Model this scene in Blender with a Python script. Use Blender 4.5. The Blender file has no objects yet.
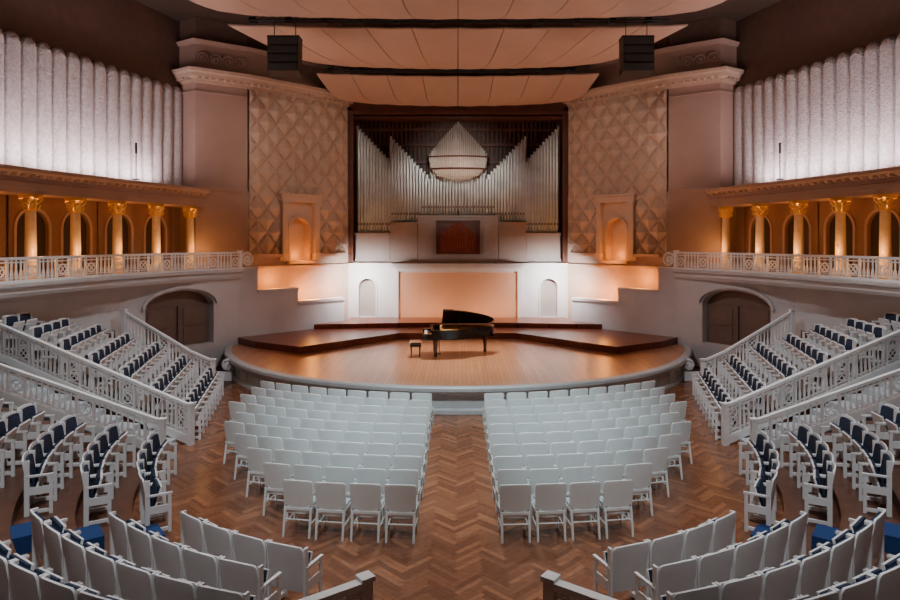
import bpy, bmesh, math, random
from math import sin, cos, pi, sqrt, radians, atan2, acos, asin
from mathutils import Vector, Matrix
random.seed(4)
SC = bpy.context.scene
COL = SC.collection

# ------------------------------------------------------------------ materials
def mat(name, col, rough=0.6, metal=0.0, var=0.0, scale=4.0, bump=0.0, bscale=30.0, coat=0.0):
    m = bpy.data.materials.new(name); m.use_nodes = True
    nt = m.node_tree; b = nt.nodes['Principled BSDF']
    b.inputs['Base Color'].default_value = (*col, 1)
    b.inputs['Roughness'].default_value = rough
    b.inputs['Metallic'].default_value = metal
    b.inputs['Coat Weight'].default_value = coat
    tc = nt.nodes.new('ShaderNodeTexCoord')
    if var > 0:
        n = nt.nodes.new('ShaderNodeTexNoise'); n.inputs['Scale'].default_value = scale
        n.inputs['Detail'].default_value = 5
        nt.links.new(tc.outputs['Object'], n.inputs['Vector'])
        r = nt.nodes.new('ShaderNodeValToRGB')
        r.color_ramp.elements[0].position = .3; r.color_ramp.elements[1].position = .7
        r.color_ramp.elements[0].color = (*[c*(1-var) for c in col], 1)
        r.color_ramp.elements[1].color = (*[min(1, c*(1+var)) for c in col], 1)
        nt.links.new(n.outputs['Fac'], r.inputs['Fac'])
        nt.links.new(r.outputs['Color'], b.inputs['Base Color'])
    if bump > 0:
        n2 = nt.nodes.new('ShaderNodeTexNoise'); n2.inputs['Scale'].default_value = bscale
        n2.inputs['Detail'].default_value = 4
        nt.links.new(tc.outputs['Object'], n2.inputs['Vector'])
        bp = nt.nodes.new('ShaderNodeBump'); bp.inputs['Strength'].default_value = bump
        bp.inputs['Distance'].default_value = 0.05
        nt.links.new(n2.outputs['Fac'], bp.inputs['Height'])
        nt.links.new(bp.outputs['Normal'], b.inputs['Normal'])
    return m

def plankmat(name, c1, c2, rough=.3, w=3.0, h=.12, rot=pi/2):
    m = bpy.data.materials.new(name); m.use_nodes = True
    nt = m.node_tree; b = nt.nodes['Principled BSDF']
    tc = nt.nodes.new('ShaderNodeTexCoord'); mp = nt.nodes.new('ShaderNodeMapping')
    mp.inputs['Rotation'].default_value = (0, 0, rot)
    nt.links.new(tc.outputs['Object'], mp.inputs['Vector'])
    br = nt.nodes.new('ShaderNodeTexBrick')
    br.inputs['Color1'].default_value = (*c1, 1); br.inputs['Color2'].default_value = (*c2, 1)
    br.inputs['Mortar'].default_value = (*[c*.35 for c in c2], 1)
    br.inputs['Scale'].default_value = 1; br.inputs['Mortar Size'].default_value = .004
    br.inputs['Brick Width'].default_value = w; br.inputs['Row Height'].default_value = h
    nt.links.new(mp.outputs['Vector'], br.inputs['Vector'])
    n = nt.nodes.new('ShaderNodeTexNoise'); n.inputs['Scale'].default_value = 3
    m2 = nt.nodes.new('ShaderNodeMapping'); m2.inputs['Scale'].default_value = (1, 14, 1)
    nt.links.new(mp.outputs['Vector'], m2.inputs['Vector']); nt.links.new(m2.outputs['Vector'], n.inputs['Vector'])
    mx = nt.nodes.new('ShaderNodeMixRGB'); mx.blend_type = 'MULTIPLY'; mx.inputs['Fac'].default_value = .35
    nt.links.new(br.outputs['Color'], mx.inputs['Color1']); nt.links.new(n.outputs['Fac'], mx.inputs['Color2'])
    nt.links.new(mx.outputs['Color'], b.inputs['Base Color'])
    b.inputs['Roughness'].default_value = rough
    return m

M_WHITE = mat('white_paint', (.82, .82, .82), .45, var=.03)
M_PLAST = mat('plaster_white', (.66, .64, .63), .7, var=.05, scale=1.5, bump=.15)
M_CONS = mat('console_paint', (.40, .33, .29), .55, var=.04)
M_PINK = mat('plaster_rose', (.42, .27, .215), .75, var=.06, scale=1.2, bump=.2)
M_UPPER = mat('upper_wall_brown', (.15, .085, .065), .8, var=.1)  # upper wall dimness put into the colour to counter bounced light
M_RIB = mat('rough_plaster', (.58, .52, .52), .85, var=.15, scale=9, bump=1.0, bscale=16)
M_COF = mat('coffer_plaster', (.54, .38, .29), .75, var=.05, bump=.2)
M_PEACH = mat('peach_panel', (.62, .33, .19), .7, var=.03, scale=1)
M_GALW = mat('gallery_wall', (.26, .13, .08), .75, var=.08)
M_GOLD = mat('gilding', (.85, .52, .16), .35, .8)
M_COLM = mat('column_marble', (.68, .48, .30), .3, var=.12, scale=6)
M_CHAIR = mat('chair_lacquer', (.82, .88, .88), .35, var=.03)
M_APRON = mat('apron_shaded_grey', (.46, .48, .49), .45, var=.04)  # white apron made grey: its shadow tone is put into the colour
M_NAVY = mat('navy_velvet', (.008, .020, .052), .85, var=.25, scale=20)
M_BLUE = mat('blue_carpet', (.008, .04, .15), .95, var=.2, scale=30)
M_STAGE = plankmat('stage_planks', (.70, .35, .19), (.58, .27, .135), .32)
M_RISER = plankmat('riser_wood', (.28, .075, .04), (.20, .055, .03), .3, 3, .16, 0)
M_DARKW = mat('dark_wood', (.055, .022, .014), .45, var=.3, scale=3)
M_ORGW = mat('organ_wood', (.13, .045, .026), .4, var=.25, scale=3)
M_BRN = mat('walnut_floor', (.11, .044, .024), .35, var=.25, scale=5)
PQ = [mat('parquet_%d' % i, c, .24, var=.15, scale=12) for i, c in enumerate(
    [(.215, .085, .041), (.165, .062, .030), (.285, .118, .058), (.195, .074, .037)])]
M_CEIL = mat('ceiling_dark', (.06, .034, .025), .8, var=.1)
M_CAN = mat('canopy_panel', (.54, .36, .27), .5, var=.05, scale=1)
M_BLK = mat('black_metal', (.012, .012, .012), .5)
M_PIANO = mat('piano_lacquer', (.006, .006, .006), .08, coat=1)
M_PIPE = mat('organ_tin', (.60, .62, .60), .3, 1.0, var=.12, scale=2)
M_DOOR = mat('door_paint', (.20, .135, .105), .5, var=.08)
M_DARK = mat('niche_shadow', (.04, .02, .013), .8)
M_IVORY = mat('ivory', (.8, .78, .7), .3)
M_RED = mat('red_cloth', (.22, .045, .022), .8, var=.2, scale=10)

# ------------------------------------------------------------------ mesh builder
class MB:
    def __init__(s): s.v = []; s.f = []; s.m = []
    def add(s, vs, fs, mi=0):
        o = len(s.v); s.v += [tuple(p) for p in vs]
        for f in fs: s.f.append(tuple(i+o for i in f)); s.m.append(mi)
    def box(s, c, d, rz=0, mi=0, M=None):
        vs = []
        for z in (-.5, .5):
            for x, y in ((-.5, -.5), (.5, -.5), (.5, .5), (-.5, .5)):
                X, Y = x*d[0], y*d[1]
                p = Vector((c[0]+X*cos(rz)-Y*sin(rz), c[1]+X*sin(rz)+Y*cos(rz), c[2]+z*d[2]))
                vs.append(M @ p if M else p)
        s.add(vs, [(0, 3, 2, 1), (4, 5, 6, 7), (0, 1, 5, 4), (1, 2, 6, 5), (2, 3, 7, 6), (3, 0, 4, 7)], mi)
    def quadbox(s, pts, z0, z1, mi=0):   # prism from polygon
        n = len(pts)
        vs = [(p[0], p[1], z0) for p in pts]+[(p[0], p[1], z1) for p in pts]
        fs = [tuple(range(n))[::-1], tuple(range(n, 2*n))]+[(i, (i+1) % n, n+(i+1) % n, n+i) for i in range(n)]
        s.add(vs, fs, mi)
    def cyl(s, a, b, r0, r1=None, n=10, mi=0, caps=True):
        r1 = r0 if r1 is None else r1
        a = Vector(a); b = Vector(b); d = (b-a).normalized()
        u = d.cross(Vector((0, 0, 1)))
        if u.length < 1e-4: u = Vector((1, 0, 0))
        u.normalize(); w = d.cross(u)
        vs = [a+(u*cos(2*pi*i/n)+w*sin(2*pi*i/n))*r0 for i in range(n)]
        vs += [b+(u*cos(2*pi*i/n)+w*sin(2*pi*i/n))*r1 for i in range(n)]
        fs = [(i, (i+1) % n, n+(i+1) % n, n+i) for i in range(n)]
        if caps: fs += [tuple(range(n))[::-1], tuple(range(n, 2*n))]
        s.add(vs, fs, mi)
    def lathe(s, prof, o, n=12, mi=0):
        vs = []; k = len(prof)
        for r, z in prof:
            for i in range(n): vs.append((o[0]+r*cos(2*pi*i/n), o[1]+r*sin(2*pi*i/n), o[2]+z))
        fs = [(j*n+i, j*n+(i+1) % n, (j+1)*n+(i+1) % n, (j+1)*n+i) for j in range(k-1) for i in range(n)]
        fs += [tuple(range(n))[::-1], tuple(range((k-1)*n, k*n))]
        s.add(vs, fs, mi)
    def tube(s, pts, r, n=6, mi=0):
        for i in range(len(pts)-1): s.cyl(pts[i], pts[i+1], r, r, n, mi)
    def extr(s, path, prof, mi=0, side=1):
        """path 2D (x,y[,dz]); prof closed list (offset,z); offset along left normal * side"""
        P = [Vector(p[:2]) for p in path]; dz = [p[2] if len(p) > 2 else 0 for p in path]
        n = len(P); k = len(prof); vs = []
        for i in range(n):
            d1 = (P[i]-P[i-1]).normalized() if i > 0 else None
            d2 = (P[i+1]-P[i]).normalized() if i < n-1 else None
            if d1 is None: d1 = d2
            if d2 is None: d2 = d1
            n1 = Vector((-d1.y, d1.x)); n2 = Vector((-d2.y, d2.x))
            m = (n1+n2)
            m = m/max(.3, (m.length_squared/2)) if m.length > 1e-5 else n1
            for o, z in prof:
                q = P[i]+m*o*side
                vs.append((q.x, q.y, z+dz[i]))
        fs = [(i*k+j, i*k+(j+1) % k, (i+1)*k+(j+1) % k, (i+1)*k+j) for i in range(n-1) for j in range(k)]
        fs += [tuple(range(k)), tuple(range((n-1)*k, n*k))[::-1]]
        s.add(vs, fs, mi)
    def obj(s, name, mats, smooth=False, loc=(0, 0, 0), rz=0, link=True, bevel=0, parent=None):
        me = bpy.data.meshes.new(name); me.from_pydata(s.v, [], s.f)
        for m in mats: me.materials.append(m)
        me.polygons.foreach_set('material_index', s.m)
        bm = bmesh.new(); bm.from_mesh(me); bmesh.ops.recalc_face_normals(bm, faces=bm.faces)
        if smooth:
            for f in bm.faces: f.smooth = True
            for e in bm.edges:
                if len(e.link_faces) == 2 and e.calc_face_angle(0) > radians(38): e.smooth = False
        bm.to_mesh(me); bm.free()
        if not link: return me
        o = bpy.data.objects.new(name, me); o.location = loc; o.rotation_euler = (0, 0, rz)
        COL.objects.link(o)
        if bevel:
            b = o.modifiers.new('bev', 'BEVEL'); b.width = bevel; b.segments = 2; b.limit_method = 'ANGLE'
        if parent: o.parent = parent
        return o

def rect(o0, o1, z0, z1): return [(o0, z0), (o1, z0), (o1, z1), (o0, z1)]

def arch_wall(mb, P, D, N, L, z0, z1, arches, depth=.3, mw=0, mi=0, mback=1, n=14, s0=0):
    """arches: (s_center, halfwidth, zbase, zspring, rise)"""
    P = Vector(P); D = Vector(D).normalized(); N = Vector(N).normalized()
    def pt(s, z, o=0): q = P+D*s+N*o; return (q.x, q.y, z)
    cur = s0
    for (sc, hw, zb, zs, ri) in sorted(arches):
        mb.add([pt(cur, z0), pt(sc-hw, z0), pt(sc-hw, z1), pt(cur, z1)], [(0, 1, 2, 3)], mw)
        xs = [sc-hw*cos(pi*i/n) for i in range(n+1)]
        zt = [zs+ri*sin(pi*i/n) for i in range(n+1)]
        for i in range(n):
            a, b = xs[i], xs[i+1]
            mb.add([pt(a, zt[i]), pt(b, zt[i+1]), pt(b, z1), pt(a, z1)], [(0, 1, 2, 3)], mw)
            mb.add([pt(a, zt[i]), pt(b, zt[i+1]), pt(b, zt[i+1], depth), pt(a, zt[i], depth)], [(0, 1, 2, 3)], mi)
            mb.add([pt(a, zb, depth), pt(b, zb, depth), pt(b, zt[i+1], depth), pt(a, zt[i], depth)], [(0, 1, 2, 3)], mback)
            if zb > z0: mb.add([pt(a, z0), pt(b, z0), pt(b, zb), pt(a, zb)], [(0, 1, 2, 3)], mw)
        for e in (sc-hw, sc+hw):
            mb.add([pt(e, zb), pt(e, zs), pt(e, zs, depth), pt(e, zb, depth)], [(0, 1, 2, 3)], mi)
        mb.add([pt(sc-hw, zb), pt(sc+hw, zb), pt(sc+hw, zb, depth), pt(sc-hw, zb, depth)], [(0, 1, 2, 3)], mi)
        cur = sc+hw
    mb.add([pt(cur, z0), pt(L, z0), pt(L, z1), pt(cur, z1)], [(0, 1, 2, 3)], mw)

def arch_trim(mb, P, D, N, sc, hw, zs, ri, w, t, zb=None, mi=0, n=16):
    P = Vector(P); D = Vector(D).normalized(); N = Vector(N).normalized()
    def pt(s, z, o=0): q = P+D*s+N*o; return (q.x, q.y, z)
    pi_, po = [], []
    for i in range(n+1):
        a = pi*i/n
        pi_.append((sc-hw*cos(a), zs+ri*sin(a))); po.append((sc-(hw+w)*cos(a), zs+(ri+w)*sin(a)))
    if zb is not None:
        pi_ = [(sc-hw, zb)]+pi_+[(sc+hw, zb)]; po = [(sc-hw-w, zb)]+po+[(sc+hw+w, zb)]
    for i in range(len(pi_)-1):
        a, b, c, d = pi_[i], pi_[i+1], po[i+1], po[i]
        vs = [pt(*q, o=-t) for q in (a, b, c, d)]+[pt(*q, o=.02) for q in (a, b, c, d)]
        mb.add(vs, [(0, 1, 2, 3), (0, 1, 5, 4), (2, 3, 7, 6), (1, 2, 6, 5), (3, 0, 4, 7)], mi)

def resample(path, step):
    P = [Vector(p) for p in path]
    segs = []
    for i in range(len(P)-1): segs.append((P[i], P[i+1], (P[i+1]-P[i]).length))
    tot = sum(q[2] for q in segs); n = max(1, round(tot/step)); res = []
    for k in range(n+1):
        t = tot*k/n
        for a, b, l in segs:
            if t <= l+1e-6: res.append((a+(b-a)*min(1, t/l), (b-a).normalized())); break
            t -= l
    return res

def smooth_path(path, it=2):
    P = [Vector(p) for p in path]
    for _ in range(it):
        Q = [P[0]]
        for i in range(len(P)-1):
            Q.append(P[i]*.75+P[i+1]*.25); Q.append(P[i]*.25+P[i+1]*.75)
        Q.append(P[-1]); P = Q
    return P

def balustrade(name, path, h=.8, step=.13, panel_every=2.4, r=.022, base=.08, material=M_WHITE, thick=.09, plinth=0):
    """path 3D base points"""
    mb = MB()
    P = [Vector(p) for p in path]
    zones = [(0, base, thick), (h-.07, h, thick), (h-.15, h-.12, thick*.5), (base+.05, base+.075, thick*.5)]
    if plinth: zones.append((-plinth, 0, thick*.8))
    for i in range(len(P)-1):
        a, b = P[i], P[i+1]
        d = (b-a); dh = Vector((d.x, d.y, 0)).normalized(); nrm = Vector((-dh.y, dh.x, 0))
        for (z0, z1, w) in zones:
            vs = []
            for q in (a-dh*.01, b+dh*.01):
                for o in (-w/2, w/2):
                    for z in (z0, z1): vs.append(q+nrm*o+Vector((0, 0, z)))
            mb.add(vs, [(0, 1, 3, 2), (4, 6, 7, 5), (0, 4, 5, 1), (2, 3, 7, 6), (0, 2, 6, 4), (1, 5, 7, 3)])
    rs = resample(path, step); n = len(rs)
    pe = max(4, round(panel_every/step))
    for k, (q, d) in enumerate(rs):
        dh = Vector((d.x, d.y, 0)).normalized(); ang = atan2(dh.y, dh.x)
        if k == 0 or k == n-1:
            mb.box((q.x, q.y, q.z+h/2-plinth/2), (.12, .12, h+plinth), ang); mb.box((q.x, q.y, q.z+h+.02), (.16, .16, .05), ang)
            continue
        ph = k % pe
        if ph in (0, 3):
            mb.box((q.x, q.y, q.z+h/2), (.05, .06, h-.1), ang)
        elif ph in (1, 2):
            if ph == 1:   # ornamental panel with rings
                c = q+d*step*.5
                R = min(step*.95, .13)
                zz = base+.1+R
                while zz < h-.12:
                    pts = [Vector((c.x, c.y, c.z+zz))+dh*cos(a*pi/5)*R+Vector((0, 0, 1))*sin(a*pi/5)*R for a in range(11)]
                    mb.tube(pts, .02, 5)
                    for s_ in (1, -1):
                        mb.tube([Vector((c.x, c.y, c.z+zz))-dh*R-Vector((0, 0, R*s_)), Vector((c.x, c.y, c.z+zz))+dh*R+Vector((0, 0, R*s_))], .014, 5)
                    zz += 2*R
        else:
            hh = h-.1-base
            mb.lathe([(r*.7, base-.01), (r, base+.04), (r*1.5, base+hh*.3), (r*.7, base+hh*.6), (r*.9, base+hh*.9), (r*.9, h-.06)], (q.x, q.y, q.z), 6)
    return mb.obj(name, [material])

def volute(mb, c, dh, r0=.3, turns=1.75, rt=.05, mi=0, flip=1):
    pts = []
    for i in range(int(turns*16)+1):
        t = i/16; a = t*2*pi; R = r0*(1-t/(turns+.35))
        pts.append(Vector(c)+Vector(dh)*R*cos(a)*flip+Vector((0, 0, 1))*R*sin(a))
    mb.tube(pts, rt, 7, mi); mb.cyl(pts[-1]-Vector((-dh[1], dh[0], 0))*.06, pts[-1]+Vector((-dh[1], dh[0], 0))*.06, .07, .07, 10, mi)

# ------------------------------------------------------------------ camera
cd = bpy.data.cameras.new('camera'); cam = bpy.data.objects.new('camera', cd); COL.objects.link(cam)
cam.location = (0, 0, 4.6); cam.rotation_euler = (pi/2, 0, 0)
cd.sensor_width = 36; cd.lens = 26; cd.shift_x = -8/900; cd.shift_y = -60/900; cd.clip_end = 200
SC.camera = cam

# ------------------------------------------------------------------ plans (left side, x<0)
BAL = [(-8.2, 24.4), (-9.4, 22.5), (-10.3, 20), (-10.9, 18), (-11.3, 16), (-11.6, 13.5), (-11.8, 10), (-11.9, 4), (-11.9, -4)]
COLL = [(-9.97, 24.2), (-10.4, 22.4), (-10.9, 20.8), (-11.3, 19.2), (-11.7, 17.8), (-12.0, 16.0), (-12.2, 14.2), (-12.35, 12.4), (-12.5, 10.6), (-12.6, 8.8)]
COLX = COLL+[(-12.7, 4), (-12.7, -4)]
RIBW = [(-10.7, 25.0), (-11.35, 22.7), (-11.9, 20.8), (-12.35, 19.0), (-12.75, 17.2), (-13.05, 15.2), (-13.2, 13), (-13.4, 8), (-13.5, -4)]
LOW = [(-10.7, 20.6), (-11.5, 18.2), (-12.0, 16), (-12.4, 13), (-12.6, 8), (-12.6, -4)]

ZB = 3.5    # balcony floor
# ------------------------------------------------------------------ floor
mb = MB(); w = .085; L = .51; rot = pi/4
cr, sr = cos(rot), sin(rot)
def tr(x, y): return (x*cr-y*sr, x*sr+y*cr+13)
g = .002
for a in range(-190, 190):
    for b in range(-30, 30):
        ox = a*w+b*L; oy = a*w-b*L
        c = tr(ox, oy)
        if abs(c[0]) > 7.6 or c[1] < 4.5 or c[1] > 20.8: continue
        for (x0, y0, x1, y1) in ((0, 0, L, w), (L, w-L, L+w, w)):
            q = [tr(ox+x0+g, oy+y0+g), tr(ox+x1-g, oy+y0+g), tr(ox+x1-g, oy+y1-g), tr(ox+x0+g, oy+y1-g)]
            mb.add([(p[0], p[1], 0) for p in q], [(0, 1, 2, 3)], random.choice((1, 2, 3, 4, 2, 1)))
mb.quadbox([(-13.6, -4), (13.6, -4), (13.6, 30.6), (-13.6, 30.6)], -.3, -.008, 0)
fl = mb.obj('floor', [M_DARKW]+PQ)

# ------------------------------------------------------------------ stage
CX, CY, SR = 0, 25.7, 8.6
def arc(R, a0, a1, n=48): return [(CX+R*sin(a0+(a1-a0)*i/n), CY-R*cos(a0+(a1-a0)*i/n)) for i in range(n+1)]
aw = radians(79)
mb = MB()
mb.quadbox(arc(8.46, -aw, aw)+[(4.9, 27.95), (4.9, 29.0), (-4.9, 29.0), (-4.9, 27.95)], 0, .71, 0)
mb.extr(arc(8.46, -aw, aw), [(0, 0), (-.12, 0), (-.12, .1), (-.04, .14), (-.04, .42), (-.1, .46), (-.12, .52), (-.2, .56), (-.24, .62), (-.24, .70), (-.2, .73), (0, .73)], 1)
for i in range(-15, 16):       # panel strips of stage apron
    a = i*radians(5.1); R = 8.51
    mb.box((R*sin(a), CY-R*cos(a), .28), (.04, .05, .28), a, 1)
stage = mb.obj('stage_platform', [M_STAGE, M_APRON])
mb = MB()
r1 = [(-8.2, 24.35), (-7.3, 23.4), (-5.4, 22.2), (-4.1, 23.6), (-2.3, 25.5), (2.3, 25.5), (4.1, 23.6), (5.4, 22.2), (7.3, 23.4), (8.2, 24.35), (4.8, 27.85), (4.8, 29), (-4.8, 29), (-4.8, 27.85)]
mb.quadbox(r1, .711, .95, 0)
mb.extr(r1[:10], [(0, .915), (-.04, .915), (-.04, .96), (0.3, .96), (.3, .95), (0, .95)], 0)
r2 = [(-5.9, 26.6), (-4.6, 26.75), (-3.0, 27.0), (-1, 27.15), (1, 27.15), (3.0, 27.0), (4.6, 26.75), (5.9, 26.6), (4.78, 27.8), (4.78, 29), (-4.78, 29), (-4.78, 27.8)]
mb.quadbox(r2, .951, 1.15, 0)
mb.obj('choir_riser', [M_RISER])

# ------------------------------------------------------------------ back wall (lower zone)
mb = MB()
P = (-4.9, 29.0)
arch_wall(mb, P, (1, 0), (0, 1), 9.8, .9, 3.55, [(.85, .38, 1.15, 2.5, .38), (8.95, .38, 1.15, 2.5, .38)], .35, 0, 0, 5)
mb.box((0, 28.97, 2.15), (5.3, .06, 2.0), 0, 4)           # warm central field
for s in (-1, 1): mb.box((s*2.72, 28.93, 2.35), (.14, .14, 2.4), 0, 0)
mb.box((0, 28.75, 3.38), (5.6, .6, .1), 0, 0); mb.box((0, 28.7, 3.5), (5.8, .7, .14), 0, 0); mb.box((0, 28.85, 3.28), (5.4, .35, .12), 0, 0)
mb.box((-3.8, 28.9, 3.52), (2.1, .3, .12)); mb.box((3.8, 28.9, 3.52), (2.1, .3, .12))
arch_trim(mb, P, (1, 0), (0, 1), .85, .38, 2.5, .38, .07, .04, 1.15); arch_trim(mb, P, (1, 0), (0, 1), 8.95, .38, 2.5, .38, .07, .04, 1.15)
mb.box((0, 30.55, 7.2), (9.8, .1, 8), 0, 2)
for s in (-1, 1):
    mb.box((s*4.82, 29.8, 7.0), (.25, 1.6, 7), 0, 2)
    mb.box((s*4.72, 28.98, 6.9), (.1, .12, 6.5), 0, 2)
mb.box((0, 29.8, 3.6), (9.8, 1.5, .1), 0, 0)
mb.box((0, 29.7, 11.7), (10.4, 1.4, 2.9), 0, 2)
mb.box((0, 28.96, 10.28), (9.9, .14, .16), 0, 2)
mb.obj('wall_back', [M_PLAST, M_PINK, M_ORGW, M_PLAST, M_PEACH, M_CONS])

# ------------------------------------------------------------------ organ
mb = MB()
def Z(v, Y): return 4.6-(v-240)*Y/650
YO = 29.25
for (x0, x1, z1, y) in ((-1.8, 1.8, 5.62, 28.95), (-3.05, -1.8, 5.32, 29.05), (1.8, 3.05, 5.32, 29.05), (-4.6, -3.05, 4.85, 29.15), (3.05, 4.6, 4.85, 29.15)):
    mb.box(((x0+x1)/2, y+.45, (3.6+z1)/2), (x1-x0-.03, .9, z1-3.6), 0, 0)
    mb.box(((x0+x1)/2, y+.42, z1+.03), (x1-x0+.04, 1.0, .08), 0, 0)
    mb.box(((x0+x1)/2, y-.02, 3.68), (x1-x0+.02, .06, .12), 0, 0)
for x in (-1.4, 1.4): mb.box((x, 28.94, 4.65), (.55, .05, 1.4), 0, 0)
mb.box((0, 28.95, 4.72), (1.95, .08, 1.5), 0, 1)
for i in range(24):
    x = -.86+.075*i; f = x/.9; zt_ = 5.38-.6*abs(f)**1.4
    mb.cyl((x, 28.9, 4.02), (x*.93, 28.9, zt_), .048, .034, 6, 2)
for (cx, cz, sx, sz) in ((0, 5.44, 1.95, .07), (0, 4.0, 1.95, .07), (-.95, 4.72, .06, 1.5), (.95, 4.72, .06, 1.5)):
    mb.box((cx, 28.86, cz), (sx, .14, sz), 0, 1)
for i in range(-23, 24):
    mb.box((i*.2, 30.2, 7.5), (.09, .16, 5.6), 0, 1)
for zz in (8.2, 9.0, 9.7): mb.box((0, 30.1, zz), (9.3, .14, .12), 0, 1)
mb.box((0, 29.6, 10.1), (9.4, .8, .12), 0, 1)
def pipe(x, y, z0, z1, r):
    mb.lathe([(r*.25, z0), (r, z0+.32), (r, z1), (r*.85, z1+.001)], (x, y, 0), 10, 3)
    mb.box((x, y-r*.93, z0+.42), (r*.9, r*.3, .10), 0, 1)
du = 3.05
for s in (-1, 1):
    d = 1.6
    while d < 101.5:
        if d > 68: v = 128+(101-d)*1.05
        elif d > 28: v = 138+(68-d)*1.05
        else: v = 174
        zb = 5.66 if d < 38 else (5.36 if d < 67 else 4.9)
        r = .067
        pipe(s*d*YO/650, YO, zb, Z(v, YO), r)
        pipe(s*(d+1.5)*(YO+.3)/650, YO+.3, zb, Z(v-5 if d > 28 else 160, YO), r*.85)
        d += du
for i in range(-14, 15):
    x = i*.09; t = abs(i)/14
    zt = Z(124+30*t**1.0, YO); zb = Z(164+19*sqrt(max(0, 1-t*t)), YO)
    mb.lathe([(.012, zb), (.042, zb+.12), (.042, zt)], (x, 29.02-.4*sqrt(max(0, 1-t*t)), 0), 8, 3)
for zz, kk, rr in ((Z(158, YO), 1.03, .035), (Z(170, YO), .99, .045), (Z(178, YO), .74, .045)):
    pts = [(1.26*kk*sin(a*pi/24), 29.0-.42*kk*cos(a*pi/24)-.05, zz) for a in range(-12, 13)]
    mb.tube([Vector(p) for p in pts], rr, 6, 1)
mb.obj('pipe_organ', [M_CONS, M_ORGW, M_RED, M_PIPE], smooth=True)

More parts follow.
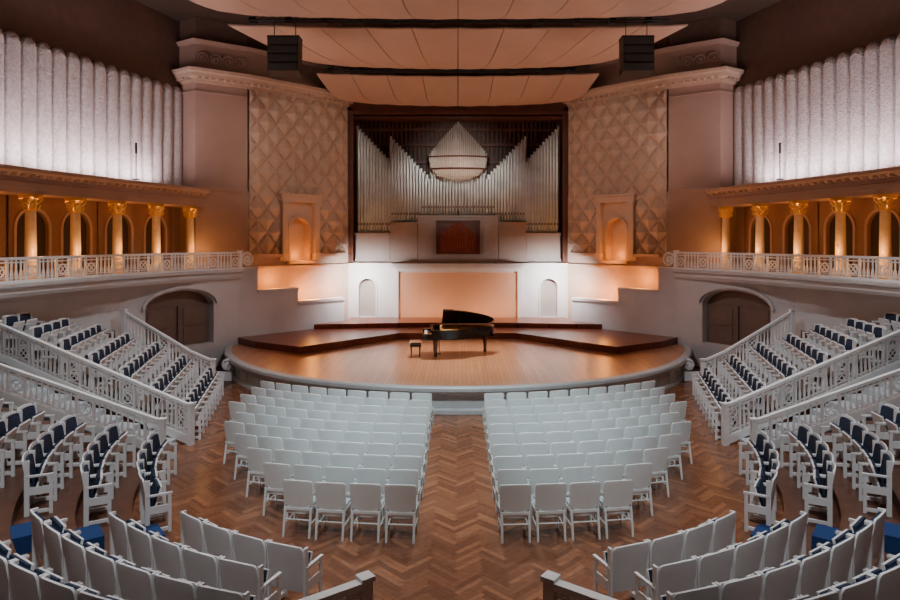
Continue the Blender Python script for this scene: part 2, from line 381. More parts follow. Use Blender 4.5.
# ------------------------------------------------------------------ side walls
P0 = Vector((-4.9, 29.0)); P1 = Vector((-8.3, 25.6)); P2 = Vector((-9.9, 24.5)); P3 = Vector((-10.7, 25.0))
niche_pts = []
for s, sd in ((-1, 'left'), (1, 'right')):
    k = -s
    def m2(p, k=k): return (p[0]*k, p[1])
    # plans hold the x<0 side; k=+1 keeps it (left), k=-1 mirrors it (right)
    mb = MB()
    MATS = [M_PLAST, M_PINK, M_COF, M_RIB, M_DARK, M_DOOR, M_WHITE, M_UPPER, M_GALW]
    D01 = (P1-P0).normalized(); LN = (P1-P0).length
    D = Vector((D01.x*k, D01.y)); N = Vector((-1, 1)).normalized(); N = Vector((N.x*k, N.y))
    O = m2(P0)
    scn = (Vector((-6.66, 27.24))-P0).length
    arch_wall(mb, O, D, N, LN, .9, 6.5, [(scn, .46, 3.75, 5.05, .46)], .4, 2, 2, 2)
    mb.quadbox([m2(P0+Vector((0, .12))), m2(P1+Vector((0, .12))), m2(P1+Vector((-.5, .6))), m2(P0+Vector((0, .8)))], 6.0, 13, 7)
    Dv = Vector((D.x, D.y, 0)); Nv = Vector((N.x, N.y, 0)); Ov = Vector((O[0], O[1], 0))
    cw, ch = .80, .98
    ns, nz = 96, 144; zlo, zhi = 4.05, 10.55
    grid = []
    for j in range(nz+1):
        z = zlo+(zhi-zlo)*j/nz
        for i in range(ns+1):
            q = .06+(LN-.12)*i/ns
            a = (q/cw+z/ch) % 1; b = (q/cw-z/ch) % 1
            h = min(min(a, 1-a), min(b, 1-b))*2
            h = .19*min(h, .85)-(.03 if h < .1 else 0)
            h *= min(1, min(q-.05, LN-.05-q)/.12+.02)
            grid.append(Ov+Dv*q-Nv*(.04+h)+Vector((0, 0, z)))
    fs = []
    for j in range(nz):
        z = zlo+(zhi-zlo)*(j+.5)/nz
        for i in range(ns):
            q = .06+(LN-.12)*(i+.5)/ns
            if abs(q-scn) < .92 and z < 6.45: continue
            a = j*(ns+1)+i; fs.append((a, a+1, a+ns+2, a+ns+1))
    mb.add(grid, fs, 2)
    def wbox(sc, off, z, dx, dy, dz, mi=2):
        c = Ov+Dv*sc-Nv*off+Vector((0, 0, z)); mb.box(c, (dx, dy, dz), atan2(D.y, D.x), mi)
    for e in (-.76, .76):
        wbox(scn+e, .1, 5.0, .22, .26, 2.4); wbox(scn+e, .14, 3.9, .32, .36, .3); wbox(scn+e, .14, 6.08, .32, .36, .16)
    wbox(scn, .1, 6.3, 1.9, .36, .26); wbox(scn, .14, 6.46, 2.05, .5, .08)
    arch_trim(mb, O, D, N, scn, .46, 5.05, .46, .08, .07, 3.8, 2)
    wbox(scn, .16, 3.68, 1.2, .3, .12)
    for e in (LN*.25-.22, LN*.75+.22): wbox(e, .12, 3.98, LN*.5-1.0, .3, .12)
    wbox(LN/2, .1, 3.5, LN-.1, .24, .1)
    nc = Ov+Dv*scn; niche_pts.append((nc, Nv))
    pier = [m2(P1), m2(P2), m2(P3), m2(P3+Vector((0, 1))), m2(P1+Vector((0, .9)))]
    mb.quadbox(pier, 0, 11, 1); mb.quadbox(pier, 11, 13, 7)
    line = [m2(P1), m2(P2), m2(P3)]
    sdn = 1 if s < 0 else -1
    for (z0, z1, o) in ((6.42, 6.5, .06), (6.5, 6.6, .14), (3.5, 3.62, .1), (10.2, 10.25, .05)):
        mb.extr(line, [(-.02, z0), (o, z0), (o, z1), (-.02, z1)], 1, sdn)
    cl = [m2(Vector((-4.9, 29.0))), m2(P1), m2(P2), m2(P3)]
    mb.extr(cl, [(-.05, 10.55), (.08, 10.55), (.1, 10.68), (.3, 10.74), (.34, 10.86), (.42, 10.9), (.45, 11.02), (-.05, 11.05)], 2, sdn)
    mb.extr(cl, [(-.05, 11.05), (.02, 11.05), (.02, 12.0), (.1, 12.02), (.2, 12.15), (-.05, 12.2)], 1, sdn)
    for (q, d) in resample([p for p in cl], .26):      # dentils
        nn = Vector((-d.y, d.x))*sdn
        mb.box((q.x+nn.x*.2, q.y+nn.y*.2, 10.7), (.13, .2, .11), atan2(d.y, d.x), 2)
    for t in (.12, .37, .63, .88):
        q = P1.lerp(P2, t); dd = (P2-P1).normalized(); q3 = Vector((q.x*k, q.y, 11.5)); dh = Vector((dd.x*k, dd.y, 0))
        nr = Vector((-dd.y*k, dd.x, 0)); nr = nr if nr.y < 0 else -nr
        volute(mb, q3+nr*.08, (dh.x, dh.y, 0), .22, 1.6, .04, 1, 1 if t < .5 else -1)
    # ---- outer wall with scalloped ribs
    rp = smooth_path(RIBW, 2); rpm = [m2(p) for p in rp]
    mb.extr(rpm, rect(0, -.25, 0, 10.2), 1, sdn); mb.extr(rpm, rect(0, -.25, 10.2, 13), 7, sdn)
    rs = resample([tuple(p) for p in rp], .52)
    for i in range(len(rs)-1):
        a, b = rs[i][0], rs[i+1][0]
        if a.y < 2: break
        d = (b-a).normalized(); nn = Vector((-d.y, d.x))
        if nn.x < 0: nn = -nn
        n = 10; vs = []
        for j in range(n+1):
            t = j/n; q = a.lerp(b, t); sp = sqrt(max(0, 1-(2*t-1)**2)); o = .02+.2*sp
            zt = 10.15+.28*sp
            f = q+nn*o; f2 = q+nn*o*.75
            vs += [(f.x*k, f.y, 6.5), (f.x*k, f.y, zt-.2), (f2.x*k, f2.y, zt-.06), ((q.x+nn.x*o*.45)*k, q.y+nn.y*o*.45, zt), (q.x*k, q.y, zt+.01)]
        fs = [(5*j+c, 5*j+c+1, 5*j+c+6, 5*j+c+5) for j in range(n) for c in range(4)]
        mb.add(vs, fs, 3)
    # gallery back wall arches
    for i in range(9):
        c0 = Vector(COLL[i]); c1 = Vector(COLL[i+1])
        d = (c1-c0).normalized(); nout = Vector((d.y, -d.x)); nout = nout if nout.x < 0 else -nout
        A = c0+nout*.78; B = c1+nout*.78; Lg = (B-A).length
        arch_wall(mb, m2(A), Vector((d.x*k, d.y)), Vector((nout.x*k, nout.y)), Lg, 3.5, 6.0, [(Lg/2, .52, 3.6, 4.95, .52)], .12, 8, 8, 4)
        arch_trim(mb, m2(A), Vector((d.x*k, d.y)), Vector((nout.x*k, nout.y)), Lg/2, .52, 4.95, .52, .08, .04, 3.6, 1)
    wall = mb.obj('wall_'+sd, MATS)

    mb = MB(); cp = [m2(p) for p in COLX]; cp = [m2((-9.75, 24.75))]+cp
    mb.extr(cp, [(-.95, 5.85), (.2, 5.85), (.2, 5.98), (.24, 5.98), (.24, 6.14), (.2, 6.16), (.2, 6.28), (.3, 6.34), (.4, 6.42), (.42, 6.52), (-.95, 6.55)], 0, sdn)
    for (q, d) in resample(cp, .3):
        nn = Vector((-d.y, d.x))*sdn
        mb.box((q.x+nn.x*.26, q.y+nn.y*.26, 6.33), (.12, .16, .08), atan2(d.y, d.x), 0)
    mb.obj('gallery_entablature', [M_PINK])
    for (x, y) in COLL:
        mb = MB()
        mb.box((0, 0, .08), (.46, .46, .16), 0, 0)
        mb.lathe([(.2, .16), (.22, .2), (.2, .26), (.15, .3), (.145, .9), (.13, 1.9)], (0, 0, 0), 16, 0)
        mb.lathe([(.13, 1.9), (.16, 1.92), (.15, 1.96), (.17, 2.0), (.2, 2.12), (.17, 2.13), (.2, 2.2), (.27, 2.27)], (0, 0, 0), 12, 1)
        for i in range(8):
            a = i*pi/4; rr = .17
            for zz, r_ in ((2.02, .2), (2.16, .23)):
                mb.cyl((rr*cos(a), rr*sin(a), zz-.06), (r_*1.12*cos(a), r_*1.12*sin(a), zz+.05), .045, .03, 6, 1)
        for i in range(4):
            a = i*pi/2+pi/4
            mb.cyl((.26*cos(a)-.05, .26*sin(a), 2.24), (.26*cos(a)+.05, .26*sin(a), 2.24), .05, .05, 8, 1)
        mb.box((0, 0, 2.31), (.5, .5, .08), 0, 1)
        mb.obj('gallery_column', [M_COLM, M_GOLD], smooth=True, loc=(x*k, y, ZB), rz=.35*k)
    mb = MB(); bp = smooth_path(BAL, 2); bpm = [m2(p) for p in bp]
    mb.extr(bpm, [(-1.9, 3.3), (.0, 3.3), (.0, 3.2), (.08, 3.16), (.14, 3.26), (.14, 3.36), (.24, 3.42), (.26, 3.5), (-1.9, 3.5)], 0, sdn)
    mb.obj('gallery_balcony', [M_PLAST])
    balustrade('gallery_balustrade', [(p[0]+.02*k, p[1], 3.505) for p in bpm if p[1] > 2], .66, .14, .98, .03, .07)
    mb = MB(); dv = (Vector(bpm[0])-Vector(bpm[1])).normalized()
    e = Vector((bpm[0][0], bpm[0][1], 3.85))
    volute(mb, e+Vector((dv.x, dv.y, 0))*.35, (dv.x, dv.y, 0), .3, 1.7, .055, 0, -1)
    mb.box((e.x+dv.x*.35, e.y+dv.y*.35, 3.52), (.9, .14, .1), atan2(dv.y, dv.x))
    mb.obj('scroll_ornament', [M_WHITE])

    # ---- lower wall
    mb = MB()
    Aa = Vector((-8.2, 24.4)); Bb = Vector((-10.7, 20.6)); d = (Bb-Aa).normalized(); nout = Vector((d.y, -d.x)); nout = nout if nout.x < 0 else -nout
    Ld = (Bb-Aa).length
    arch_wall(mb, m2(Aa), Vector((d.x*k, d.y)), Vector((nout.x*k, nout.y)), Ld, 0, 3.3, [(2.42, 1.3, .9, 2.3, .55)], .35, 0, 0, 1)
    arch_trim(mb, m2(Aa), Vector((d.x*k, d.y)), Vector((nout.x*k, nout.y)), 2.42, 1.36, 2.32, .6, .1, .1, None, 0)
    Dd = Vector((d.x*k, d.y, 0)); Nn = Vector((nout.x*k, nout.y, 0)); A3 = Vector((Aa.x*k, Aa.y, 0))
    for e in (-.66, .66):
        mb.box(A3+Dd*(2.42+e)+Nn*.30+Vector((0, 0, 1.6)), (1.2, .06, 1.4), atan2(Dd.y, Dd.x), 1)
        for zz, hh in ((1.25, .5), (1.9, .6)):
            mb.box(A3+Dd*(2.42+e)+Nn*.26+Vector((0, 0, zz)), (.8, .05, hh), atan2(Dd.y, Dd.x), 1)
    lp = [m2(p) for p in LOW]
    mb.extr(lp, rect(0, -.2, 0, 3.3), 0, sdn)
    mb.extr(lp, [(0, 2.9), (.05, 2.9), (.05, 2.98), (0, 2.98)], 0, sdn)
    mb.obj('wall_%s_lower' % sd, [M_PLAST, M_DOOR])
    mb = MB()
    A = Vector((-8.2, 24.4)); B = Vector((-4.9, 27.95)); dd = (B-A).normalized()
    segs = [(0, .75, 3.5), (.75, 2.55, 2.65), (2.55, (B-A).length, 2.1)]
    for a, b, zt in segs:
        pth = [m2(A+dd*a), m2(A+dd*b)]
        mb.extr(pth, rect(0, .3, .3, zt), 0, 1 if s < 0 else -1)
        mb.extr(pth, rect(-.05, .35, zt-.08, zt+.03), 0, 1 if s < 0 else -1)
    mb.obj('stage_parapet', [M_PLAST])

    # ---- tiers around centre (0,13.5)
    C = (0, 13.5); ZT = [0, .15, .33, .55, .8, 1.05, 1.3, 1.55, 1.8]
    def pol(R, a, k=k): return (-R*cos(a)*k, C[1]-R*sin(a))
    def gap(R): return .95+max(0, R-6.5)*1.05 if R < 9 else 3.6
    mb = MB()
    for i in range(1, 9):
        R0 = 5.65+.8*i-.4; R1 = 5.65+.8*8+.6
        a0 = -.02; a1 = acos(min(.99, gap(R0)/R0))
        n = 40
        pts = [pol(R0, a0+(a1-a0)*j/n) for j in range(n+1)]
        far = [pol(R1, a0+(acos(gap(R1)/R1)-a0)*j/n) for j in range(n+1)][::-1]
        mb.quadbox(pts+far, ZT[i-1]-.02 if i > 1 else 0, ZT[i], 0)
    mb.obj('seating_tier', [M_BRN])

    N_ = [(-6.1, 15.1), (-6.95, 15.35), (-7.8, 15.6), (-8.65, 15.8), (-9.5, 16.05), (-10.35, 16.25), (-11.2, 16.5)]
    F_ = [(-7.1, 19.3), (-7.95, 19.4), (-8.8, 19.45), (-9.6, 19.4), (-10.25, 19.0), (-10.75, 18.4), (-11.25, 17.4)]
    ZA = [0, .33, .66, .98, 1.28, 1.55, 1.8]
    mb = MB()
    for i in range(1, 7):
        a = Vector(N_[i])+Vector((.42, -.3)); b = Vector(F_[i])+Vector((.42, .35))
        pts = [a, b, Vector((-10.65, 20.2)), Vector((-11.5, 18.1)), Vector((-11.9, 16.2))]
        mb.quadbox([m2(p) for p in pts], 0 if i == 1 else ZA[i-1]-.02, ZA[i], 0)
    mb.obj('seating_tier', [M_BRN])
    mb = MB()
    for i in range(12):
        x0 = -6.35-i*.47; z = .135*(i+1)
        y1 = 14.55+(-x0-6)*.264
        mb.quadbox([m2(p) for p in ((x0, 13.95), (x0, y1), (-12.1, 16.1), (-12.1, 13.95))], z-.15, z, 0)
    mb.obj('aisle_stairs', [M_APRON, M_BLUE])
    for (pa, pb, h) in (((-6.0, 14.6, .1), (-11.35, 16.0, 1.78), .80), ((-6.3, 13.85, .1), (-11.9, 13.85, 2.05), .66)):
        balustrade('stair_railing', [(pa[0]*k, pa[1], pa[2]), (pb[0]*k, pb[1], pb[2])], h, .13, 1.5, .024, .1, thick=.1, plinth=.1)
    mb = MB()
    for i in range(7):
        x = -7.7-i*.33
        mb.quadbox([m2(p) for p in ((x, 20.0), (x-.1, 20.9+.25*i), (-9.95, 21.8), (-10.7, 20.55), (-10.6, 20.0))], .0, .13*(i+1), 0)
    mb.obj('door_stairs', [M_BRN])
    balustrade('stair_railing', [(-7.45*k, 19.75, .15), (-8.2*k, 19.85, .45), (-10.35*k, 20.15, 1.62)], .8, .13, 1.5, .024, .06)
    mb = MB(); volute(mb, (-7.55*k, 21.3, .5), (k, 0, 0), .2, 1.6, .05, 0); mb.box((-7.75*k, 21.3, .14), (.7, .16, .28))
    mb.obj('scroll_ornament', [M_WHITE])
    mb = MB()
    for i in range(1, 7):
        R0 = 5.65+.8*i-.4
        q = pol(R0-.14, radians(38.5-.7*i)); ang = atan2(C[1]-q[1], -q[0])
        mb.box((q[0], q[1], (ZT[i-1]+ZT[i])/2), (.3, .5, ZT[i]-ZT[i-1]+.04), ang, 0)
    mb.obj('carpeted_steps', [M_BLUE])
    balustrade('aisle_railing', [(-.99*k, 6.95, .0), (-1.7*k, 6.42, .0), (-2.6*k, 5.7, .0)], .97, .12, 9, .026, .08, thick=.12)

# ------------------------------------------------------------------ ceiling + canopy
mb = MB()
mb.quadbox([(-13.8, -4), (13.8, -4), (13.8, 31), (-13.8, 31)], 13, 13.2, 0)
for y in (5, 9, 13, 17): mb.box((0, y, 12.85), (27, .3, .3), 0, 0)
mb.obj('ceiling', [M_CEIL])
mb = MB(); mb.box((0, -4.1, 6.4), (27.4, .2, 13.4)); mb.obj('wall_rear', [M_PINK])
def canopy(Y0, z0, w0, Y1, z1, w1, n, sag=.05, lift=.12, r=1.1):
    mb = MB(); nv = 12
    for i in range(n):
        vs = []; g = .014
        for j in range(nv+1):
            t = j/nv
            hw = w0+(w1-w0)*t
            if t < .35: hw -= r*(1-sqrt(max(0, 1-(1-t/.35)**2)))
            y = Y0+(Y1-Y0)*t; z = z0+(z1-z0)*t-sag*sin(pi*t)
            for e in (0, .5, 1):
                f = (i+e)/n*2-1; x = f*hw
                if e == 0: x += g
                if e == 1: x -= g
                vs.append((x, y, z+lift*f*f-.02*(e == .5)))
        top = [(a, b, c+.05) for a, b, c in vs]; m = len(vs)
        fs = []
        for j in range(nv):
            for e in range(2):
                a = j*3+e; fs += [(a, a+1, a+4, a+3), (a+m, a+1+m, a+4+m, a+3+m)]
        for j in range(nv):
            for e in (0, 2): a = j*3+e; fs.append((a, a+3, a+3+m, a+m))
        for e in range(2): fs += [(e, e+1, e+1+m, e+m), (nv*3+e, nv*3+e+1, nv*3+e+1+m, nv*3+e+m)]
        mb.add(vs+top, fs, 0)
    for f in (-.5, .5):
        mb.cyl((f*w1, Y1, z1+.1), (f*w1, Y1, 12.99), .02, .02, 6, 1); mb.cyl((f*w0, Y0, z0+.1), (f*w0, Y0, 12.99), .02, .02, 6, 1)
    return mb.obj('acoustic_canopy', [M_CAN, M_BLK], smooth=True)
canopy(28.4, Z(106, 28.4), 5.2, 26.6, Z(77, 26.6), 5.8, 8, .05)
canopy(25.0, Z(69, 25.0), 5.6, 22.3, Z(29, 22.3), 7.9, 10, .05)
canopy(21.0, Z(19, 21), 7.9, 17.6, 12.15, 9.2, 10, .02)
canopy(16.4, 11.9, 9.3, 12.0, 12.2, 10.2, 10, .05)
mb = MB()
for y, z, w_ in ((25.8, 11.3, 5.2), (21.7, 11.9, 7.0)):
    for o in (-.12, .12): mb.cyl((-w_, y+o, z), (w_, y+o, z), .03, .03, 6); mb.cyl((-w_, y+o, z+.25), (w_, y+o, z+.25), .03, .03, 6)
    i = -w_; q_ = 0
    while i < w_-.2:
        mb.cyl((i, y-.12, z), (i+.3, y+.12, z+.25), .015, .015, 5)
        if q_ % 4 == 0: mb.box((i+.15, y, z+.02), (.2, .2, .2))
        i += .3; q_ += 1
    for f in (-.7, .7): mb.cyl((f*w_, y, z+.25), (f*w_, y, 12.99), .02, .02, 6)
mb.obj('lighting_truss', [M_BLK])
for x in (-5.72, 5.9):
    mb = MB()
    for i in range(4):
        mb.box((0, .04*i*i*.3, -.15-.29*i), (1.0, .6, .27), 0, 0, Matrix.Rotation(-.04*i, 4, 'X'))
        mb.box((0, .04*i*i*.3-.31, -.15-.29*i), (.94, .03, .2), 0, 1, Matrix.Rotation(-.04*i, 4, 'X'))
    mb.box((0, 0, .02), (1.05, .5, .05)); mb.cyl((-.35, 0, 0), (-.35, 0, 1.65), .015); mb.cyl((.35, 0, 0), (.35, 0, 1.65), .015)
    mb.obj('line_array_speaker', [M_BLK, mat('speaker_grille', (.03, .03, .032), .7)], loc=(x, 21.5, 11.25))
for k in (-1, 1):
    mb = MB(); mb.cyl((0, 0, 0), (0, 0, 1.2), .016); mb.box((0, 0, .02), (.16, .16, .04)); mb.cyl((0, 0, .85), (0, 0, 1.2), .035)
    mb.obj('microphone_stand', [M_BLK], loc=(10.35*k, 20.9, 6.53))

# ------------------------------------------------------------------ piano
mb = MB()
out = [(0, -.74), (.55, -.74), (.85, -.73), (1.15, -.62), (1.4, -.42), (1.65, -.2), (1.9, -.08), (2.1, .0), (2.28, .12), (2.4, .3), (2.42, .5), (2.34, .66), (2.2, .74), (0, .74)]
def shrink(p, t=.05):
    cx, cy = 1.1, .15; return (p[0]+(cx-p[0])*t, p[1]+(cy-p[1])*t)
zb, zt = .64, .96
inn = [shrink(p) for p in out]; n = len(out)
mb.quadbox(out, zb, .67, 0)
vs = [(x, y, zb) for x, y in out]+[(x, y, zt) for x, y in out]+[(x, y, zt) for x, y in inn]+[(x, y, zb) for x, y in inn]
fs = []
for i in range(n):
    j = (i+1) % n
    for a, b in ((0, 1), (1, 2), (2, 3)): fs.append((a*n+i, a*n+j, b*n+j, b*n+i))
mb.add(vs, fs, 0)
mb.quadbox([p for p in inn if p[0] > .3]+[(.32, .68), (.32, -.68)], .93, .945, 2)
for i in range(16): mb.cyl((.4, -.6+i*.08, .955), (.9+.08*i, min(.6, -.55+i*.085), .955), .006, .006, 4, 2)
mb.box((-.12, 0, .70), (.36, 1.5, .12), 0, 0); mb.box((-.14, 0, .775), (.2, 1.26, .03), 0, 3)
for i in range(36):
    if i % 7 not in (2, 6): mb.box((-.09, -.6+i*.034, .795), (.1, .014, .02), 0, 0)
for y in (-.7, .7): mb.box((-.12, y, .78), (.36, .1, .12), 0, 0)
mb.box((.04, 0, .86), (.05, 1.4, .2), 0, 0)
mb.box((.3, 0, 1.02), (.03, .7, .2), 0, 0)
for (x, y) in ((.15, -.6), (.15, .6), (2.05, .35)):
    mb.lathe([(.045, .06), (.06, .1), (.055, .25), (.08, .5), (.1, .6), (.1, .65)], (x, y, 0), 4, 0)
    mb.cyl((x-.02, y, .045), (x+.02, y, .045), .045, .045, 12, 2)
for y in (-.1, .1): mb.cyl((.3, y*.6, .12), (.3, y, .64), .018, .018, 8, 0)
mb.box((.3, 0, .1), (.12, .34, .06), 0, 0)
for y in (-.08, 0, .08): mb.box((.2, y, .08), (.12, .03, .015), 0, 2)
ang = radians(24)
lid = [(.42, -.74), (.85, -.73), (1.2, -.64), (1.5, -.5), (1.8, -.34), (2.08, -.16), (2.28, .06), (2.4, .3), (2.42, .5), (2.34, .66), (2.2, .74), (.42, .74)]
vs = []
for zz in (0, .025):
    for (x, y) in lid:
        d = .76-y; vs.append((x, .76-d*cos(ang)-zz*sin(ang), zt+.01+d*sin(ang)+zz*cos(ang)))
m = len(lid)
mb.add(vs, [tuple(range(m)), tuple(range(m, 2*m))]+[(i, (i+1) % m, m+(i+1) % m, m+i) for i in range(m)], 0)
vs = []
for zz in (.03, .055):
    for (x, y) in ((.42, -.74), (.8, -.74), (.8, .74), (.42, .74)):
        d = .76-y; vs.append((x, .76-d*cos(ang)-zz*sin(ang), zt+.01+d*sin(ang)+zz*cos(ang)))
mb.add(vs, [(0, 1, 2, 3), (4, 5, 6, 7), (0, 1, 5, 4), (1, 2, 6, 5), (2, 3, 7, 6), (3, 0, 4, 7)], 0)
mb.cyl((1.0, -.6, .93), (1.0, -.5, 1.50), .012, .012, 6, 0)
pno = mb.obj('grand_piano', [M_PIANO, M_PIANO, M_GOLD, M_IVORY], smooth=True, loc=(-.90, 21.75, .712), rz=.06)
pno.scale = (.90, .95, 1.0)
mb = MB(); mb.box((0, 0, .46), (.36, .62, .09), 0, 0); mb.box((0, 0, .39), (.38, .64, .06), 0, 0)
for x in (-.14, .14):
    for y in (-.25, .25): mb.cyl((x, y, 0), (x, y, .37), .022, .03, 6, 0)
mb.obj('piano_bench', [M_PIANO], loc=(-1.42, 21.7, .712), rz=.08, bevel=.01)

# ------------------------------------------------------------------ chairs
def panel(mb, w_top, w_bot, z0, z1, y0, y1, th, bow, mi=0, n=8, corner=.06):
    vs = []
    zs = [z0, z0+(z1-z0)*.5, z1-corner, z1-corner*.35, z1]
    for side in (0, 1):
        for zi, z in enumerate(zs):
            t = (z-z0)/(z1-z0); w = w_bot+(w_top-w_bot)*t
            if zi == 3: w -= corner*.35
            if zi == 4: w -= corner*1.2
            for i in range(n+1):
                f = i/n*2-1
                vs.append((f*w/2, y0+(y1-y0)*t+bow*(f*f)+side*th, z+(.012*(1-f*f) if zi == 4 else 0)))
    k = n+1; m = len(zs)*k; fs = []
    for j in range(len(zs)-1):
        for i in range(n):
            a = j*k+i; fs += [(a, a+1, a+k+1, a+k), (a+m, a+1+m, a+k+1+m, a+k+m)]
    for j in range(len(zs)-1):
        for i in (0, n): a = j*k+i; fs.append((a, a+k, a+k+m, a+m))
    for i in range(n): fs += [(i, i+1, i+1+m, i+m), (m-k+i, m-k+i+1, 2*m-k+i+1, 2*m-k+i)]
    mb.add(vs, fs, mi)
c = MB()
panel(c, .49, .46, .34, .87, -.19, -.27, .025, .03, corner=.045)
for x in (-.21, .21):
    c.cyl((x, -.27, .0), (x, -.19, .44), .018, .022, 8, 0); c.cyl((x*.98, .2, 0), (x*.98, .18, .42), .017, .021, 8, 0)
    c.cyl((x, -.24, .2), (x, .19, .2), .012, .012, 6, 0)
c.box((0, 0, .42), (.45, .42, .04), 0, 0); c.box((0, .01, .455), (.43, .4, .04), 0, 1)
c.cyl((-.2, -.22, .26), (.2, -.22, .26), .012, .012, 6, 0)
M_SEATF = mat('grey_seat_fabric', (.34, .39, .41), .85, var=.1, scale=25)
chair_me = c.obj('auditorium_chair', [M_CHAIR, M_SEATF], smooth=True, link=False)
t = MB()
panel(t, .52, .50, .30, .88, -.2, -.29, .025, .02)
panel(t, .47, .45, .44, .84, -.2+.03, -.27+.03, .035, .015, 1)
R_ = Matrix.Translation((0, -.10, .40)) @ Matrix.Rotation(radians(74), 4, 'X')
t.box((0, .16, -.02), (.43, .34, .03), 0, 0, R_); t.box((0, .16, .015), (.41, .33, .04), 0, 1, R_)
for x in (-.262, .262):
    t.box((x, -.2, .43), (.028, .07, .86), 0, 0); t.box((x, .12, .3), (.028, .05, .6), 0, 0)
    t.box((x, -.03, .61), (.04, .38, .03), 0, 0); t.box((x, -.04, .38), (.02, .3, .12), 0, 0); t.box((x, -.04, .06), (.03, .36, .05), 0, 0)
seat_me = t.obj('theatre_seat', [M_WHITE, M_NAVY], link=False, smooth=True)

def place(me, name, x, y, z, face):
    o = bpy.data.objects.new(name, me); o.location = (x, y, z)
    o.rotation_euler = (0, 0, atan2(face[1], face[0])-pi/2); COL.objects.link(o)
XB = [5.45, 5.5, 5.5, 5.3, 5.05, 4.75, 4.35, 3.85, 3.3, 2.8]
for i in range(10):
    R = 9.7+.655*i; a = asin((.62+.245)/R)
    da = .535/R
    for s in (-1, 1):
        al = a
        while R*sin(al)+.24*cos(al) < XB[i]+.08:
            j = random.uniform(-.012, .012)
            place(chair_me, 'auditorium_chair', s*R*sin(al)+j, CY-R*cos(al)+j, 0.001, (-s*sin(al)+j, cos(al)))
            al += da
for k in (-1, 1):
    for i in range(6):      # ring rows
        R = 5.7+.8*i; z = ZT[i]+.001; da = .55/R
        a = asin(1.05/R); e = radians([35.5, 32.5, 29.8, 28.5, 27.5, 27][i])
        while a < e:
            place(seat_me, 'theatre_seat', k*R*cos(a), 13.5-R*sin(a), z, (-k*cos(a), sin(a))); a += da
        a = radians([51, 48, 45, 43, 41.5, 40][i])+da*.3
        g = max(2.0, gap(R)+.4)
        while R*cos(a) > g:
            place(seat_me, 'theatre_seat', k*R*cos(a), 13.5-R*sin(a), z, (-k*cos(a), sin(a))); a += da
    for i in range(7):      # side block
        A = Vector(N_[i]); B = Vector(F_[i]); d = (B-A).normalized(); L_ = (B-A).length; n = int(L_/.55)
        for j in range(n+1):
            q = A+d*(.55*j+.1); f = Vector((d.y, -d.x)); f = f if f.x > 0 else -f
            place(seat_me, 'theatre_seat', -q.x*k, q.y, ZA[i]+.001, (-f.x*k, f.y))

# ------------------------------------------------------------------ lights
def aim(o, t): o.rotation_euler = (Vector(t)-o.location).to_track_quat('-Z', 'Y').to_euler()
def spot(loc, tgt, W, col, ang=60, blend=.8, r=.3):
    l = bpy.data.lights.new('spot', 'SPOT'); l.energy = W; l.color = col; l.spot_size = radians(ang); l.spot_blend = blend; l.shadow_soft_size = r
    o = bpy.data.objects.new('spot_lamp', l); o.location = loc; COL.objects.link(o); aim(o, tgt)
def area(loc, tgt, W, col, sx, sy=None, spread=180):
    l = bpy.data.lights.new('area', 'AREA'); l.energy = W; l.color = col; l.shape = 'RECTANGLE'; l.size = sx; l.size_y = sy or sx; l.spread = radians(spread)
    o = bpy.data.objects.new('area_lamp', l); o.location = loc; COL.objects.link(o); aim(o, tgt); return o
def point(loc, W, col, r=.08):
    l = bpy.data.lights.new('pt', 'POINT'); l.energy = W; l.color = col; l.shadow_soft_size = r
    o = bpy.data.objects.new('bulb_lamp', l); o.location = loc; COL.objects.link(o)
ORA = (1, .33, .045); COOL = (.82, .95, 1); ROSE = (1, .84, .86)
spot((0, 20.5, 11.2), (0, 21.4, .7), 5600, (1, .88, .76), 48, 1)
spot((0, 9, 11.7), (0, 15, 0), 5600, COOL, 50, .9)
spot((0, 17.3, 11.6), (0, 13.5, 0), 3200, COOL, 54, .9)
spot((0, 7.5, 11.5), (0, 8.5, 0), 1000, (1, .93, .84), 40, 1)
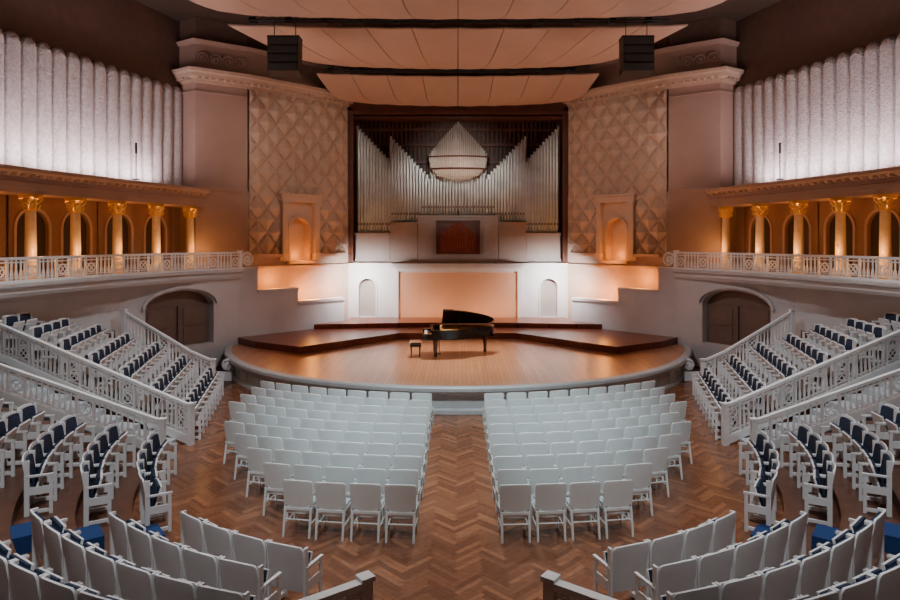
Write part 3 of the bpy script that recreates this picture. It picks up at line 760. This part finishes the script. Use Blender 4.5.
for k in (-1, 1):
    spot((5*k, 14, 11.5), (8.2*k, 16, 1), 2900, (.92, .96, 1), 58)
    spot((3*k, 4, 11.3), (5.5*k, 10.5, .5), 2600, (.92, .96, 1), 56)
    spot((5.5*k, 12, 11.5), (4.0*k, 7.5, .5), 1900, (.92, .96, 1), 56)
    spot((1*k, 16, 11.5), (9*k, 22, 2.0), 1200, (.93, .93, 1), 32)
    spot((0*k, 18, 11.0), (6.4*k, 25.9, 1.3), 560, (.97, .96, 1), 20)
    lp = [(-11.2, 23.2), (-11.75, 20.8), (-12.2, 18.7), (-12.6, 16.4), (-12.9, 13.6)]
    for i in range(4):
        a = Vector(lp[i]); b = Vector(lp[i+1]); m_ = (a+b)/2; L_ = (b-a).length
        l = bpy.data.lights.new('wash', 'AREA'); l.energy = 92; l.color = ROSE; l.shape = 'RECTANGLE'; l.size = L_; l.size_y = .15
        o = bpy.data.objects.new('wall_washer_lamp', l); COL.objects.link(o)
        o.location = ((-m_.x-.65)*k, m_.y, 6.62)
        dx, dy = (b-a).normalized(); dx *= -k
        zdir = Vector((.20*k, 0, 1)).normalized()
        xd = Vector((dx, dy, 0)); xd = (xd-zdir*xd.dot(zdir)).normalized(); zc = -zdir; yd = zc.cross(xd)
        o.rotation_euler = Matrix((xd, yd, zc)).transposed().to_euler()
    for i in range(8):
        a = (Vector(COLL[i])+Vector(COLL[i+1]))/2
        point(((-a.x+.3)*k, a.y, 5.6), 3, ORA)
        a = Vector(COLL[i]); point(((-a.x-.42)*k, a.y-.2, 4.25), 18, (1, .46, .12), .05)
    point((6.05*k, 27.0, 2.4), 75, ORA, .15); point((7.35*k, 25.9, 3.0), 34, ORA, .1)
    point((5.3*k, 27.95, 2.5), 28, ORA, .1)
    area((4.25*k, 27.5, 3.3), (4.3*k, 29, 1.9), 170, (.95, .96, 1), .8, .3)
    area((1.4*k, 28.1, 1.22), (1.4*k, 29, 2.4), 20, (1, .55, .27), 2.2, .1)
    spot((2*k, 19, 9.5), (6.6*k, 27.5, 7.8), 620, (1, .82, .70), 44)
    spot((4*k, 17, 10), (9.2*k, 25, 8.2), 430, (1, .80, .74), 32)
    spot((10.0*k, 19.5, 6.9), (-1*k, 24, 11.4), 560, (1, .64, .42), 70, 1)  # added uplights at the gallery ledge, to warm the canopy from below
for nc, Nv in niche_pts:
    p = nc+Nv*.12+Vector((0, 0, 3.95)); point(p, 9, ORA, .05)
    p = nc-Nv*.7+Vector((0, 0, 4.0)); point(p, 30, ORA, .08)
spot((0, 19, 8.5), (0, 29.5, 7.4), 1000, (1, .96, .88), 34)
W_ = bpy.data.worlds.new('world'); SC.world = W_; W_.use_nodes = True
W_.node_tree.nodes['Background'].inputs['Color'].default_value = (.5, .42, .4, 1)
W_.node_tree.nodes['Background'].inputs['Strength'].default_value = .02
